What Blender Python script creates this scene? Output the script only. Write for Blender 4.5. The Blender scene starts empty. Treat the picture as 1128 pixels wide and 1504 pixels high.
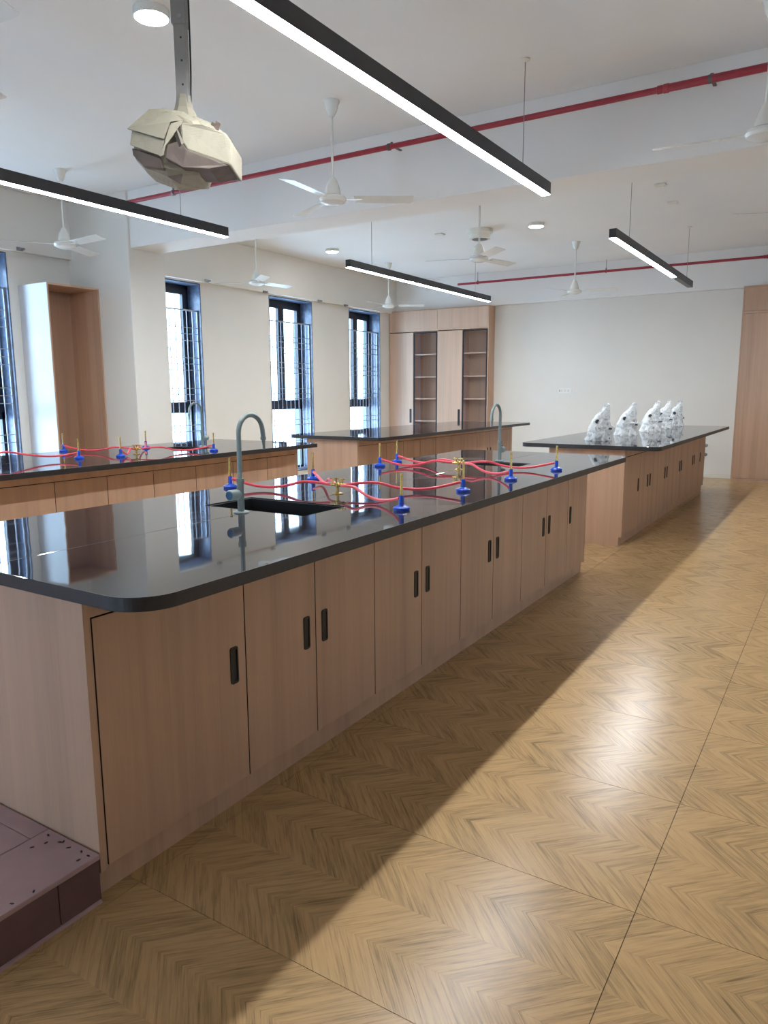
import bpy, bmesh, math, random
from mathutils import Matrix, Vector

random.seed(7)
SC = bpy.context.scene
COL = SC.collection
R = math.radians

# ------------------------------------------------------------------ camera
CAM_POS = Vector((0.0, 0.0, 1.5))
PITCH, YAW, ROLL, FPX = R(9.2987), R(32.1715), R(-0.2671), 1074.6
fw = Vector((-math.sin(YAW) * math.cos(PITCH), math.cos(YAW) * math.cos(PITCH), -math.sin(PITCH)))
rt = Vector((math.cos(YAW), math.sin(YAW), 0))
up = rt.cross(fw)
rt2 = rt * math.cos(ROLL) + up * math.sin(ROLL)
up2 = up * math.cos(ROLL) - rt * math.sin(ROLL)
cam_data = bpy.data.cameras.new('camera')
cam = bpy.data.objects.new('camera', cam_data)
COL.objects.link(cam)
m = Matrix((rt2, up2, -fw)).transposed().to_4x4()
m.translation = CAM_POS
cam.matrix_world = m
cam_data.sensor_fit = 'VERTICAL'
cam_data.sensor_height = 36.0
cam_data.lens = FPX / 1504.0 * 36.0
cam_data.clip_start = 0.05
cam_data.clip_end = 200
SC.camera = cam

# ------------------------------------------------------------------ world, exposure
WORLD_COL, WORLD_STR = (0.52, 0.76, 1.0, 1.0), 9.5
LED_STR, ROUND_STR = 66.0, 45.0
world = bpy.data.worlds.new('daylight')
SC.world = world
world.use_nodes = True
bg = world.node_tree.nodes['Background']
bg.inputs[0].default_value = WORLD_COL
bg.inputs[1].default_value = WORLD_STR
vs = SC.view_settings
vs.view_transform = 'Standard'
vs.look = 'None'
vs.exposure = 0.75
vs.gamma = 1.0
vs.use_curve_mapping = False
SC.cycles.max_bounces = 8
SC.cycles.diffuse_bounces = 5
SC.cycles.glossy_bounces = 4
SC.cycles.transparent_max_bounces = 12
SC.cycles.sample_clamp_indirect = 6.0

# ------------------------------------------------------------------ room dimensions (metres)
XL, XR, YB, YF, ZC = -8.35, 1.9, -2.6, 13.8, 3.8
WIN = [(3.95, 5.13), (6.98, 8.14), (9.68, 10.86), (12.02, 13.15)]
WIN_Z0, WIN_Z1 = 0.10, 3.11
FILL_WIN_RIGHT = [(4.4, 4.85)]      # unseen window added to the aisle-side wall for fill light
FILL_WIN_BACK = [(-5.6, -4.5), (-2.3, -1.75)]                            # unseen windows added to the wall behind for fill light
# window portals only guide the sampling of the daylight
def portal(loc, rot, h, w):
    ld = bpy.data.lights.new('window_portal', 'AREA')
    ld.shape = 'RECTANGLE'; ld.size = h; ld.size_y = w
    ld.cycles.is_portal = True
    lo = bpy.data.objects.new('window_portal', ld)
    lo.location = loc; lo.rotation_euler = rot
    COL.objects.link(lo)
ZW = (WIN_Z0 + WIN_Z1) / 2
for (a, b) in WIN: portal((XL - 0.40, (a + b) / 2, ZW), (0, -math.pi / 2, 0), WIN_Z1 - WIN_Z0, b - a)
for (a, b) in FILL_WIN_RIGHT: portal((XR + 0.40, (a + b) / 2, ZW), (0, math.pi / 2, 0), WIN_Z1 - WIN_Z0, b - a)
for (a, b) in FILL_WIN_BACK: portal(((a + b) / 2, YB - 0.40, ZW), (-math.pi / 2, 0, 0), b - a, WIN_Z1 - WIN_Z0)

# ------------------------------------------------------------------ node helpers
class NT:
    def __init__(s, name):
        s.mat = bpy.data.materials.new(name); s.mat.use_nodes = True
        s.t = s.mat.node_tree; s.t.nodes.clear()
        s.out = s.t.nodes.new('ShaderNodeOutputMaterial')
    def n(s, typ, **kw):
        nd = s.t.nodes.new(typ)
        for k, v in kw.items():
            setattr(nd, k, v)
        return nd
    def set(s, sock, v):
        if hasattr(v, 'is_output') or isinstance(v, bpy.types.NodeSocket):
            s.t.links.new(v, sock)
        else:
            sock.default_value = v
    def math(s, op, a, b=0.0, c=0.0):
        nd = s.n('ShaderNodeMath', operation=op)
        for i, v in enumerate((a, b, c)):
            if i < len(nd.inputs): s.set(nd.inputs[i], v)
        return nd.outputs[0]
    def comb(s, x, y, z):
        nd = s.n('ShaderNodeCombineXYZ')
        for i, v in enumerate((x, y, z)): s.set(nd.inputs[i], v)
        return nd.outputs[0]
    def sep(s, v):
        nd = s.n('ShaderNodeSeparateXYZ'); s.set(nd.inputs[0], v); return nd.outputs
    def pos(s):
        return s.n('ShaderNodeNewGeometry').outputs['Position']
    def obj(s):
        return s.n('ShaderNodeTexCoord').outputs['Object']
    def rand(s):
        return s.n('ShaderNodeObjectInfo').outputs['Random']
    def vscale(s, v, sc, off=(0, 0, 0)):
        nd = s.n('ShaderNodeMapping'); s.set(nd.inputs[0], v)
        nd.inputs['Scale'].default_value = sc; s.set(nd.inputs['Location'], off); return nd.outputs[0]
    def noise(s, v, scale=5, detail=3, rough=0.55, dist=0.0):
        nd = s.n('ShaderNodeTexNoise'); s.set(nd.inputs['Vector'], v)
        nd.inputs['Scale'].default_value = scale; nd.inputs['Detail'].default_value = detail
        nd.inputs['Roughness'].default_value = rough; nd.inputs['Distortion'].default_value = dist
        return nd.outputs[0]
    def ramp(s, f, stops):
        nd = s.n('ShaderNodeValToRGB'); s.set(nd.inputs[0], f)
        e = nd.color_ramp.elements
        while len(e) < len(stops): e.new(0.5)
        for i, (p, c) in enumerate(stops):
            e[i].position = p; e[i].color = (*c, 1) if len(c) == 3 else c
        return nd.outputs[0]
    def mix(s, f, a, b, typ='MIX'):
        nd = s.n('ShaderNodeMix', data_type='RGBA', blend_type=typ)
        s.set(nd.inputs[0], f); s.set(nd.inputs[6], a); s.set(nd.inputs[7], b)
        return nd.outputs[2]
    def bump(s, h, strength=0.2, dist=0.01):
        nd = s.n('ShaderNodeBump'); nd.inputs['Strength'].default_value = strength
        nd.inputs['Distance'].default_value = dist; s.set(nd.inputs['Height'], h); return nd.outputs[0]
    def bsdf(s, col, rough=0.5, metal=0.0, ior=1.5, normal=None, **kw):
        p = s.n('ShaderNodeBsdfPrincipled')
        s.set(p.inputs['Base Color'], col if not isinstance(col, tuple) or len(col) == 4 else (*col, 1))
        s.set(p.inputs['Roughness'], rough); s.set(p.inputs['Metallic'], metal); s.set(p.inputs['IOR'], ior)
        if normal is not None: s.set(p.inputs['Normal'], normal)
        for k, v in kw.items(): s.set(p.inputs[k], v)
        return p.outputs[0]
    def done(s, sh):
        s.t.links.new(sh, s.out.inputs[0]); return s.mat

def mottled(name, col, rough=0.5, metal=0.0, var=0.08, scale=6.0, bump=0.0, bscale=60.0, ior=1.5):
    """plain coloured surface with faint procedural mottling"""
    t = NT(name); p = t.obj()
    f = t.noise(p, scale, 4)
    lo = tuple(c * (1 - var) for c in col); hi = tuple(min(1, c * (1 + var)) for c in col)
    c = t.ramp(f, [(0.3, lo), (0.7, hi)])
    nm = t.bump(t.noise(p, bscale, 3), bump, 0.004) if bump else None
    return t.done(t.bsdf(c, rough, metal, ior, nm))

def srgb(r, g, b):
    f = lambda v: (v / 255 / 12.92) if v <= 10 else ((v / 255 + 0.055) / 1.055) ** 2.4
    return (f(r), f(g), f(b))

M = {}
M['wall'] = mottled('wall_paint', srgb(226, 223, 217), 0.65, var=0.02, scale=1.2, bump=0.05)
M['ceiling'] = mottled('ceiling_paint', srgb(232, 231, 229), 0.7, var=0.02, scale=0.8, bump=0.04)
M['white_metal'] = mottled('white_enamel', srgb(225, 225, 220), 0.25, var=0.03)
M['offwhite'] = mottled('off_white_plastic', srgb(222, 220, 210), 0.4, var=0.03)
M['black_plastic'] = mottled('black_plastic', (0.006, 0.006, 0.007), 0.36, var=0.2)
M['gap'] = mottled('dark_gap_shade', (0.03, 0.022, 0.018), 0.8, var=0.1)  # stands in for shade in gaps; also colours door edges and nail heads
M['housing'] = mottled('black_lamp_housing', (0.022, 0.022, 0.026), 0.38, var=0.25, scale=9)
M['aluminium'] = mottled('black_aluminium_frame', (0.01, 0.012, 0.02), 0.35, var=0.2)
M['grille'] = mottled('grey_painted_steel', srgb(150, 155, 168), 0.4, 0.3, var=0.1)
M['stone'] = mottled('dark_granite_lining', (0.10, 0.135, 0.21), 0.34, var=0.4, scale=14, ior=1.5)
M['red_pipe'] = mottled('red_pipe_paint', srgb(150, 38, 54), 0.35, var=0.12, scale=9)
M['steel'] = mottled('dull_steel', (0.28, 0.28, 0.29), 0.35, 0.9, var=0.15)
M['clamp'] = mottled('dark_zinc', (0.13, 0.12, 0.12), 0.4, 0.7, var=0.2)
M['pole'] = mottled('grey_galvanised_tube', srgb(128, 124, 120), 0.5, 0.2, var=0.12, scale=8)
M['brass'] = mottled('brass', (0.62, 0.43, 0.15), 0.27, 1.0, var=0.12, scale=30)
M['blue'] = mottled('blue_enamel', srgb(18, 62, 170), 0.25, var=0.15, scale=30)
M['rubber'] = mottled('red_rubber', srgb(198, 58, 72), 0.38, var=0.08, scale=20)
M['tap_grey'] = mottled('grey_green_epoxy', srgb(122, 134, 134), 0.34, var=0.06, scale=20)
M['tap_blue'] = mottled('blue_cap', srgb(28, 88, 128), 0.3, var=0.1, scale=40)
M['sink'] = mottled('black_sink_resin', (0.010, 0.010, 0.011), 0.35, var=0.2)
M['scope'] = mottled('white_instrument_paint', srgb(226, 226, 224), 0.3, var=0.05)
M['scope_dark'] = mottled('black_instrument_parts', (0.02, 0.02, 0.022), 0.35, var=0.2)
M['cab_white'] = mottled('white_laminate', srgb(205, 206, 210), 0.35, var=0.03)
M['socket'] = mottled('white_switch_plastic', srgb(235, 236, 236), 0.3, var=0.02)
M['dark_paper'] = mottled('brown_shadowed_card', srgb(92, 78, 70), 0.7, var=0.2, scale=20)  # brown paper with the shade of the lens recess in its colour

def mk_emit(name, col, strength):
    t = NT(name); e = t.n('ShaderNodeEmission')
    f = t.noise(t.obj(), 3, 1)
    t.set(e.inputs[0], t.ramp(f, [(0, tuple(c * 0.98 for c in col)), (1, col)]))
    e.inputs[1].default_value = strength
    return t.done(e.outputs[0])
M['led'] = mk_emit('led_diffuser', (0.96, 1.03, 1.08), LED_STR)
M['round_led'] = mk_emit('round_led_diffuser', (1.0, 0.98, 0.92), ROUND_STR)

def mk_laminate(name, base, var=0.10):
    t = NT(name); p = t.pos(); x, y, z = t.sep(p); r = t.math('MULTIPLY', t.rand(), 37.0)
    v = t.comb(t.math('ADD', x, r), t.math('ADD', y, r), z)
    broad = t.noise(t.vscale(v, (7, 7, 0.25)), 1.0, 2, 0.5)
    mid = t.noise(t.vscale(v, (34, 34, 0.7)), 1.0, 3, 0.6)
    fine = t.noise(t.vscale(v, (190, 190, 6)), 1.0, 2, 0.6)
    f = t.math('ADD', t.math('MULTIPLY', broad, 0.55), t.math('ADD', t.math('MULTIPLY', mid, 0.28), t.math('MULTIPLY', fine, 0.17)))
    b = Vector(base)
    c = t.ramp(f, [(0.32, tuple(b * (1 - var * 2.0))), (0.5, tuple(b)), (0.68, tuple(b * (1 + var * 1.4)))])
    return t.done(t.bsdf(c, 0.42, normal=t.bump(fine, 0.05, 0.002)))
M['laminate'] = mk_laminate('wood_laminate', srgb(192, 157, 132))
M['laminate2'] = mk_laminate('pale_wood_laminate', srgb(204, 174, 152), 0.08)
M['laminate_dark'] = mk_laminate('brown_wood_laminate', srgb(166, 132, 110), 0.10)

def mk_worktop():
    t = NT('black_polished_granite'); p = t.pos()
    f = t.noise(p, 90, 3); c = t.ramp(f, [(0.35, (0.016, 0.014, 0.017)), (0.75, (0.034, 0.029, 0.034))])
    wob = t.noise(t.vscale(p, (2.2, 2.2, 1)), 1.0, 2, 0.5)
    return t.done(t.bsdf(c, 0.035, ior=4.3, normal=t.bump(wob, 0.10, 0.012)))
M['worktop'] = mk_worktop()
M['worktop_edge'] = mottled('honed_granite_edge', (0.022, 0.020, 0.022), 0.38, var=0.2, scale=60)

CH_R, CH_W, CH_Y0, CH_X0 = 0.1675, 0.1117, 2.008, -0.341
def mk_floor():
    t = NT('chevron_vinyl'); x, y, z = t.sep(t.pos())
    ky = t.math('DIVIDE', t.math('SUBTRACT', y, CH_Y0), CH_R)
    k = t.math('FLOOR', ky)
    par = t.math('FLOORED_MODULO', k, 2.0)
    fr = t.math('SUBTRACT', ky, k)
    # zig-zag offset: 0 at the odd row lines, CH_R at the even ones
    tri = t.math('ADD', t.math('MULTIPLY', par, fr), t.math('MULTIPLY', t.math('SUBTRACT', 1.0, par), t.math('SUBTRACT', 1.0, fr)))
    u = t.math('SUBTRACT', t.math('SUBTRACT', x, CH_X0), t.math('MULTIPLY', tri, CH_R))
    ju = t.math('DIVIDE', u, CH_W)
    j = t.math('FLOOR', ju)
    wn = t.n('ShaderNodeTexWhiteNoise', noise_dimensions='3D')
    t.set(wn.inputs[0], t.comb(j, t.math('FLOOR', t.math('DIVIDE', k, 2.0)), 3.0)); rnd = wn.outputs[0]
    off = t.math('MULTIPLY', rnd, 40.0)
    al = t.math('MULTIPLY', tri, CH_R * 1.414)
    g1 = t.noise(t.comb(t.math('ADD', t.math('MULTIPLY', u, 46.0), off), t.math('ADD', t.math('MULTIPLY', al, 4.5), off), off), 1.0, 3, 0.6, 0.6)
    g2 = t.noise(t.comb(t.math('ADD', t.math('MULTIPLY', u, 170.0), off), t.math('ADD', t.math('MULTIPLY', al, 9.0), off), off), 1.0, 2, 0.6, 0.3)
    g = t.math('ADD', t.math('MULTIPLY', g1, 0.56), t.math('MULTIPLY', g2, 0.44))
    g = t.math('ADD', g, t.math('MULTIPLY', t.math('SUBTRACT', rnd, 0.5), 0.09))
    A = Vector(srgb(197, 160, 113))
    c = t.ramp(g, [(0.28, tuple(A * 0.44)), (0.41, tuple(A * 0.76)), (0.53, tuple(A * 0.99)), (0.72, tuple(A * 1.13))])
    big = t.noise(t.comb(x, y, 0.0), 1.3, 2)
    rough = t.math('ADD', 0.225, t.math('MULTIPLY', big, 0.035))
    return t.done(t.bsdf(c, rough, ior=1.36, normal=t.bump(g, 0.12, 0.002)))
M['floor'] = mk_floor()
M['floor_base'] = mottled('floor_screed', (0.10, 0.07, 0.045), 0.8, var=0.2)

def mk_glass():
    t = NT('clear_window_glass'); tr = t.n('ShaderNodeBsdfTransparent'); gl = t.n('ShaderNodeBsdfGlossy')
    tr.inputs[0].default_value = (0.97, 0.985, 1, 1)
    f = t.noise(t.obj(), 2, 1)
    t.set(gl.inputs['Roughness'], t.math('MULTIPLY', f, 0.03))
    lw = t.n('ShaderNodeLayerWeight'); lw.inputs[0].default_value = 0.5
    sch = t.math('ADD', 0.035, t.math('MULTIPLY', t.math('POWER', lw.outputs['Facing'], 5.0), 0.6))
    mx = t.n('ShaderNodeMixShader'); t.set(mx.inputs[0], sch)
    t.t.links.new(tr.outputs[0], mx.inputs[1]); t.t.links.new(gl.outputs[0], mx.inputs[2])
    return t.done(mx.outputs[0])
M['glass'] = mk_glass()

def mk_bag():
    t = NT('cloudy_plastic_bag'); p = t.obj()
    f = t.noise(p, 17, 3, 0.55, 0.6)
    tr = t.n('ShaderNodeBsdfTransparent')
    sh = t.bsdf((0.88, 0.90, 0.92, 1), 0.25, normal=t.bump(f, 0.35, 0.02))
    mx = t.n('ShaderNodeMixShader')
    t.set(mx.inputs[0], t.ramp(f, [(0.40, (0.24,) * 3), (0.60, (0.70,) * 3)]))
    t.t.links.new(tr.outputs[0], mx.inputs[1]); t.t.links.new(sh, mx.inputs[2])
    return t.done(mx.outputs[0])
M['bag'] = mk_bag()

def mk_news():
    t = NT('yellowed_newsprint'); p = t.obj(); x, y, z = t.sep(p)
    w = t.n('ShaderNodeTexWave', wave_type='BANDS', bands_direction='Z'); t.set(w.inputs[0], p)
    w.inputs['Scale'].default_value = 55; w.inputs['Distortion'].default_value = 1.5
    n1 = t.noise(t.vscale(p, (60, 60, 6)), 1.0, 2); n2 = t.noise(p, 7, 3)
    msk = t.math('MULTIPLY', t.math('GREATER_THAN', n2, 0.5), t.math('MULTIPLY', w.outputs[0], n1))
    base = t.ramp(t.noise(p, 4, 3), [(0.3, srgb(134, 126, 110)), (0.7, srgb(154, 145, 126))])
    c = t.mix(t.math('MULTIPLY', msk, 0.5), base, (0.12, 0.11, 0.10, 1))
    return t.done(t.bsdf(c, 0.8, normal=t.bump(t.noise(p, 14, 3), 0.25, 0.01)))
M['news'] = mk_news()

def mk_platform():
    t = NT('mauve_protective_sheet'); p = t.pos()
    f = t.noise(p, 3.5, 4); c = t.ramp(f, [(0.3, srgb(164, 134, 137)), (0.7, srgb(186, 156, 156))])
    return t.done(t.bsdf(c, 0.38, normal=t.bump(t.noise(p, 9, 2), 0.08, 0.01)))
M['platform'] = mk_platform()
M['platform_side'] = mottled('brown_mauve_ply', srgb(104, 76, 76), 0.55, var=0.15, scale=5)

# ------------------------------------------------------------------ mesh builder
class MB:
    def __init__(s): s.v, s.f = [], []
    def add(s, vs, fs):
        o = len(s.v); s.v += [tuple(v) for v in vs]; s.f += [tuple(i + o for i in f) for f in fs]; return s
    def box(s, x0, x1, y0, y1, z0, z1):
        vs = [(x, y, z) for z in (z0, z1) for y in (y0, y1) for x in (x0, x1)]
        return s.add(vs, [(0, 2, 3, 1), (4, 5, 7, 6), (0, 1, 5, 4), (2, 6, 7, 3), (0, 4, 6, 2), (1, 3, 7, 5)])
    def prism(s, poly, z0, z1):
        n = len(poly)
        vs = [(x, y, z0) for x, y in poly] + [(x, y, z1) for x, y in poly]
        fs = [tuple(range(n))[::-1], tuple(range(n, 2 * n))] + [(i, (i + 1) % n, n + (i + 1) % n, n + i) for i in range(n)]
        return s.add(vs, fs)
    def lathe(s, prof, n=24, c=(0, 0, 0), axis=(0, 0, 1), cap=True):
        """prof: (radius, height) pairs along axis from c"""
        az = Vector(axis).normalized()
        ax = az.orthogonal().normalized(); ay = az.cross(ax); c = Vector(c)
        vs, fs = [], []
        for r, h in prof:
            for i in range(n):
                a = 2 * math.pi * i / n
                vs.append(c + az * h + (ax * math.cos(a) + ay * math.sin(a)) * r)
        for k in range(len(prof) - 1):
            for i in range(n):
                j = (i + 1) % n
                fs.append((k * n + i, k * n + j, (k + 1) * n + j, (k + 1) * n + i))
        if cap:
            fs.append(tuple(range(n))[::-1]); fs.append(tuple(range((len(prof) - 1) * n, len(prof) * n)))
        return s.add(vs, fs)
    def cyl(s, a, b, r, n=16, r2=None):
        a, b = Vector(a), Vector(b)
        return s.lathe([(r, 0), (r if r2 is None else r2, (b - a).length)], n, a, b - a)
    def tube(s, pts, r, n=10):
        pts = [Vector(p) for p in pts]; vs, fs = [], []
        t0 = (pts[1] - pts[0]).normalized(); nx = t0.orthogonal().normalized()
        for i, p in enumerate(pts):
            t = (pts[min(i + 1, len(pts) - 1)] - pts[max(i - 1, 0)]).normalized()
            nx = (nx - t * nx.dot(t)).normalized(); ny = t.cross(nx)
            for k in range(n):
                a = 2 * math.pi * k / n
                vs.append(p + (nx * math.cos(a) + ny * math.sin(a)) * r)
        for i in range(len(pts) - 1):
            for k in range(n):
                j = (k + 1) % n
                fs.append((i * n + k, i * n + j, (i + 1) * n + j, (i + 1) * n + k))
        fs.append(tuple(range(n))[::-1]); fs.append(tuple(range((len(pts) - 1) * n, len(pts) * n)))
        return s.add(vs, fs)
    def mesh(s, name, mat, smooth=False, bevel=0.0):
        me = bpy.data.meshes.new(name); me.from_pydata(s.v, [], s.f)
        bm = bmesh.new(); bm.from_mesh(me)
        bmesh.ops.recalc_face_normals(bm, faces=bm.faces)
        if bevel > 0:
            es = [e for e in bm.edges if len(e.link_faces) == 2 and e.calc_face_angle(0) > R(40)]
            bmesh.ops.bevel(bm, geom=es, offset=bevel, segments=2, affect='EDGES', profile=0.5, clamp_overlap=True)
        bm.to_mesh(me); bm.free()
        if smooth:
            for p in me.polygons: p.use_smooth = True
            try: me.set_sharp_from_angle(angle=R(42))
            except Exception: pass
        me.materials.append(M[mat]); return me
    def build(s, name, mat, parent=None, smooth=False, bevel=0.0, loc=(0, 0, 0), rotz=0.0):
        return obj(name, s.mesh(name, mat, smooth, bevel), parent, loc, rotz)

def obj(name, me, parent=None, loc=(0, 0, 0), rotz=0.0):
    o = bpy.data.objects.new(name, me); COL.objects.link(o)
    o.location = loc; o.rotation_euler = (0, 0, rotz)
    if parent is not None: o.parent = parent
    return o
def tag(o, label=None, cat=None, group=None, kind=None):
    for k, v in (('label', label), ('category', cat), ('group', group), ('kind', kind)):
        if v is not None: o[k] = v
    return o
def thing(name, label, cat, loc=(0, 0, 0), rotz=0.0, group=None):
    return tag(obj(name, None, None, loc, rotz), label, cat, group)
def struct(o, label=None): return tag(o, label, kind='structure')
def copy_tree(o, parent=None):
    c = o.copy(); COL.objects.link(c)
    if parent is not None: c.parent = parent
    for ch in list(o.children): copy_tree(ch, c)
    return c
def catmull(pts, n=10):
    P = [Vector(p) for p in pts]; P = [P[0] * 2 - P[1]] + P + [P[-1] * 2 - P[-2]]; out = []
    for i in range(1, len(P) - 2):
        a, b, c, d = P[i - 1], P[i], P[i + 1], P[i + 2]
        for k in range(n):
            t = k / n
            out.append(0.5 * (2 * b + (c - a) * t + (2 * a - 5 * b + 4 * c - d) * t * t + (3 * b - a - 3 * c + d) * t ** 3))
    out.append(P[-2]); return out

# ------------------------------------------------------------------ the setting: floor
def to_px(p):
    d = Vector(p) - CAM_POS; z = d.dot(fw)
    if z < 0.1: return None
    return (564 + FPX * d.dot(rt2) / z, 752 - FPX * d.dot(up2) / z, z)

floor = struct(MB().box(XL - 0.4, XR, YB, YF, -0.12, -0.003).build('floor', 'floor_base'), 'chevron wood pattern vinyl floor')
def clip(poly, x0, keep_right):
    out = []
    for i in range(len(poly)):
        a, b = poly[i], poly[(i + 1) % len(poly)]
        ia = (a[0] >= x0) if keep_right else (a[0] <= x0); ib = (b[0] >= x0) if keep_right else (b[0] <= x0)
        if ia: out.append(a)
        if ia != ib:
            t = (x0 - a[0]) / (b[0] - a[0]); out.append((x0, a[1] + t * (b[1] - a[1])))
    return out
planks = []
k0, k1 = math.floor((YB - CH_Y0) / CH_R), math.ceil((YF - CH_Y0) / CH_R)
seams = [-0.405 + 1.34 * i for i in range(-6, 3)]
gx = 0.0003
for k in range(k0, k1):
    ya, yb = CH_Y0 + k * CH_R, CH_Y0 + (k + 1) * CH_R
    sa = CH_R if k % 2 == 0 else 0.0; sb = CH_R - sa
    ga = 0.0011 if k % 4 == 0 else 0.0001; gb = 0.0011 if (k + 1) % 4 == 0 else 0.0001
    ya2, yb2 = max(ya + ga, YB), min(yb - gb, YF)
    for j in range(math.floor((XL - CH_X0 - CH_R) / CH_W) - 1, math.ceil((XR - CH_X0) / CH_W) + 1):
        xa, xb = CH_X0 + j * CH_W + gx, CH_X0 + (j + 1) * CH_W - gx
        q = lambda yy: (yy - ya) / CH_R
        oa, ob = sa + (sb - sa) * q(ya2), sa + (sb - sa) * q(yb2)
        poly = [(xa + oa, ya2), (xb + oa, ya2), (xb + ob, yb2), (xa + ob, yb2)]
        if max(p[0] for p in poly) <= XL or min(p[0] for p in poly) >= XR: continue
        poly = clip(clip(poly, XL, True), XR, False)
        if len(poly) < 3: continue
        lo, hi = min(p[0] for p in poly), max(p[0] for p in poly)
        cut = [s for s in seams if lo < s < hi]
        if cut:
            parts = [clip(poly, cut[0] - 0.0011, False), clip(poly, cut[0] + 0.0011, True)]
        else: parts = [poly]
        for pp in parts:
            if len(pp) >= 3: planks.append(pp)
def plank_rank(pp):
    cx = sum(p[0] for p in pp) / len(pp); cy = sum(p[1] for p in pp) / len(pp)
    if cx < -1.80 and 1.2 < cy < 12: return 1e9
    if cx < -1.76 and cy < 1.25: return 1e9
    q = to_px((cx, cy, 0))
    if q is None or not (-10 < q[0] < 1138 and 0 < q[1] < 1515): return 1e9
    return q[2]
planks.sort(key=plank_rank)
for pp in planks[:300]:
    MB().prism(pp, -0.003, 0.0).build('plank', 'floor', floor)
mb = MB()
for pp in planks[300:]: mb.prism(pp, -0.003, 0.0)
tag(mb.build('plank_field', 'floor', floor), kind='stuff')

# ------------------------------------------------------------------ ceiling and beams
ceiling = struct(MB().box(XL - 0.4, XR, YB, YF, ZC, ZC + 0.15).build('ceiling', 'ceiling'), 'white painted ceiling with beams')
MB().box(XL, XR, 5.97, 6.41, 3.17, ZC).build('beam', 'ceiling', ceiling, bevel=0.006)
MB().box(XL, XR, YF - 0.10, YF, 3.17, ZC).build('beam', 'ceiling', ceiling, bevel=0.004)
MB().box(XL, XL + 0.07, YB, YF - 0.10, 3.13, ZC).build('beam', 'wall', ceiling, bevel=0.004)
# ------------------------------------------------------------------ walls
T = 0.42
mb = MB(); ys = [YB] + [v for w in WIN for v in w] + [YF + 0.2]
for i in range(0, len(ys), 2): mb.box(XL - T, XL, ys[i], ys[i + 1], 0, ZC)
for a, b in WIN:
    mb.box(XL - T, XL, a, b, WIN_Z1, ZC); mb.box(XL - T, XL, a, b, 0, WIN_Z0)
wall_left = struct(mb.build('wall_left', 'wall'), 'cream painted window wall')
MB().box(XL, -7.225, 5.94, 6.47, 0, ZC).build('column', 'wall', wall_left, bevel=0.008)
wall_far = struct(MB().box(XL, XR, YF, YF + 0.2, 0, ZC).build('wall_far', 'wall'), 'white far wall')
mb = MB(); ys = [YB] + [v for w in FILL_WIN_RIGHT for v in w] + [YF + 0.2]
for i in range(0, len(ys), 2): mb.box(XR, XR + T, ys[i], ys[i + 1], 0, ZC)
for a, b in FILL_WIN_RIGHT:
    mb.box(XR, XR + T, a, b, WIN_Z1, ZC); mb.box(XR, XR + T, a, b, 0, WIN_Z0)
struct(mb.build('wall_right', 'wall'), 'white aisle side wall')
mb = MB(); xs_ = [XL - T] + [v for w in FILL_WIN_BACK for v in w] + [XR + T]
for i in range(0, len(xs_), 2): mb.box(xs_[i], xs_[i + 1], YB - T, YB, 0, ZC)
for a, b in FILL_WIN_BACK:
    mb.box(a, b, YB - T, YB, WIN_Z1, ZC); mb.box(a, b, YB - T, YB, 0, WIN_Z0)
struct(mb.build('wall_back', 'wall'), 'white wall behind the camera')
struct(MB().box(-6.0, -1.60, YF - 0.012, YF, 0, 0.075).build('baseboard_far', 'offwhite', bevel=0.003), 'low white skirting on far wall')

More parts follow.
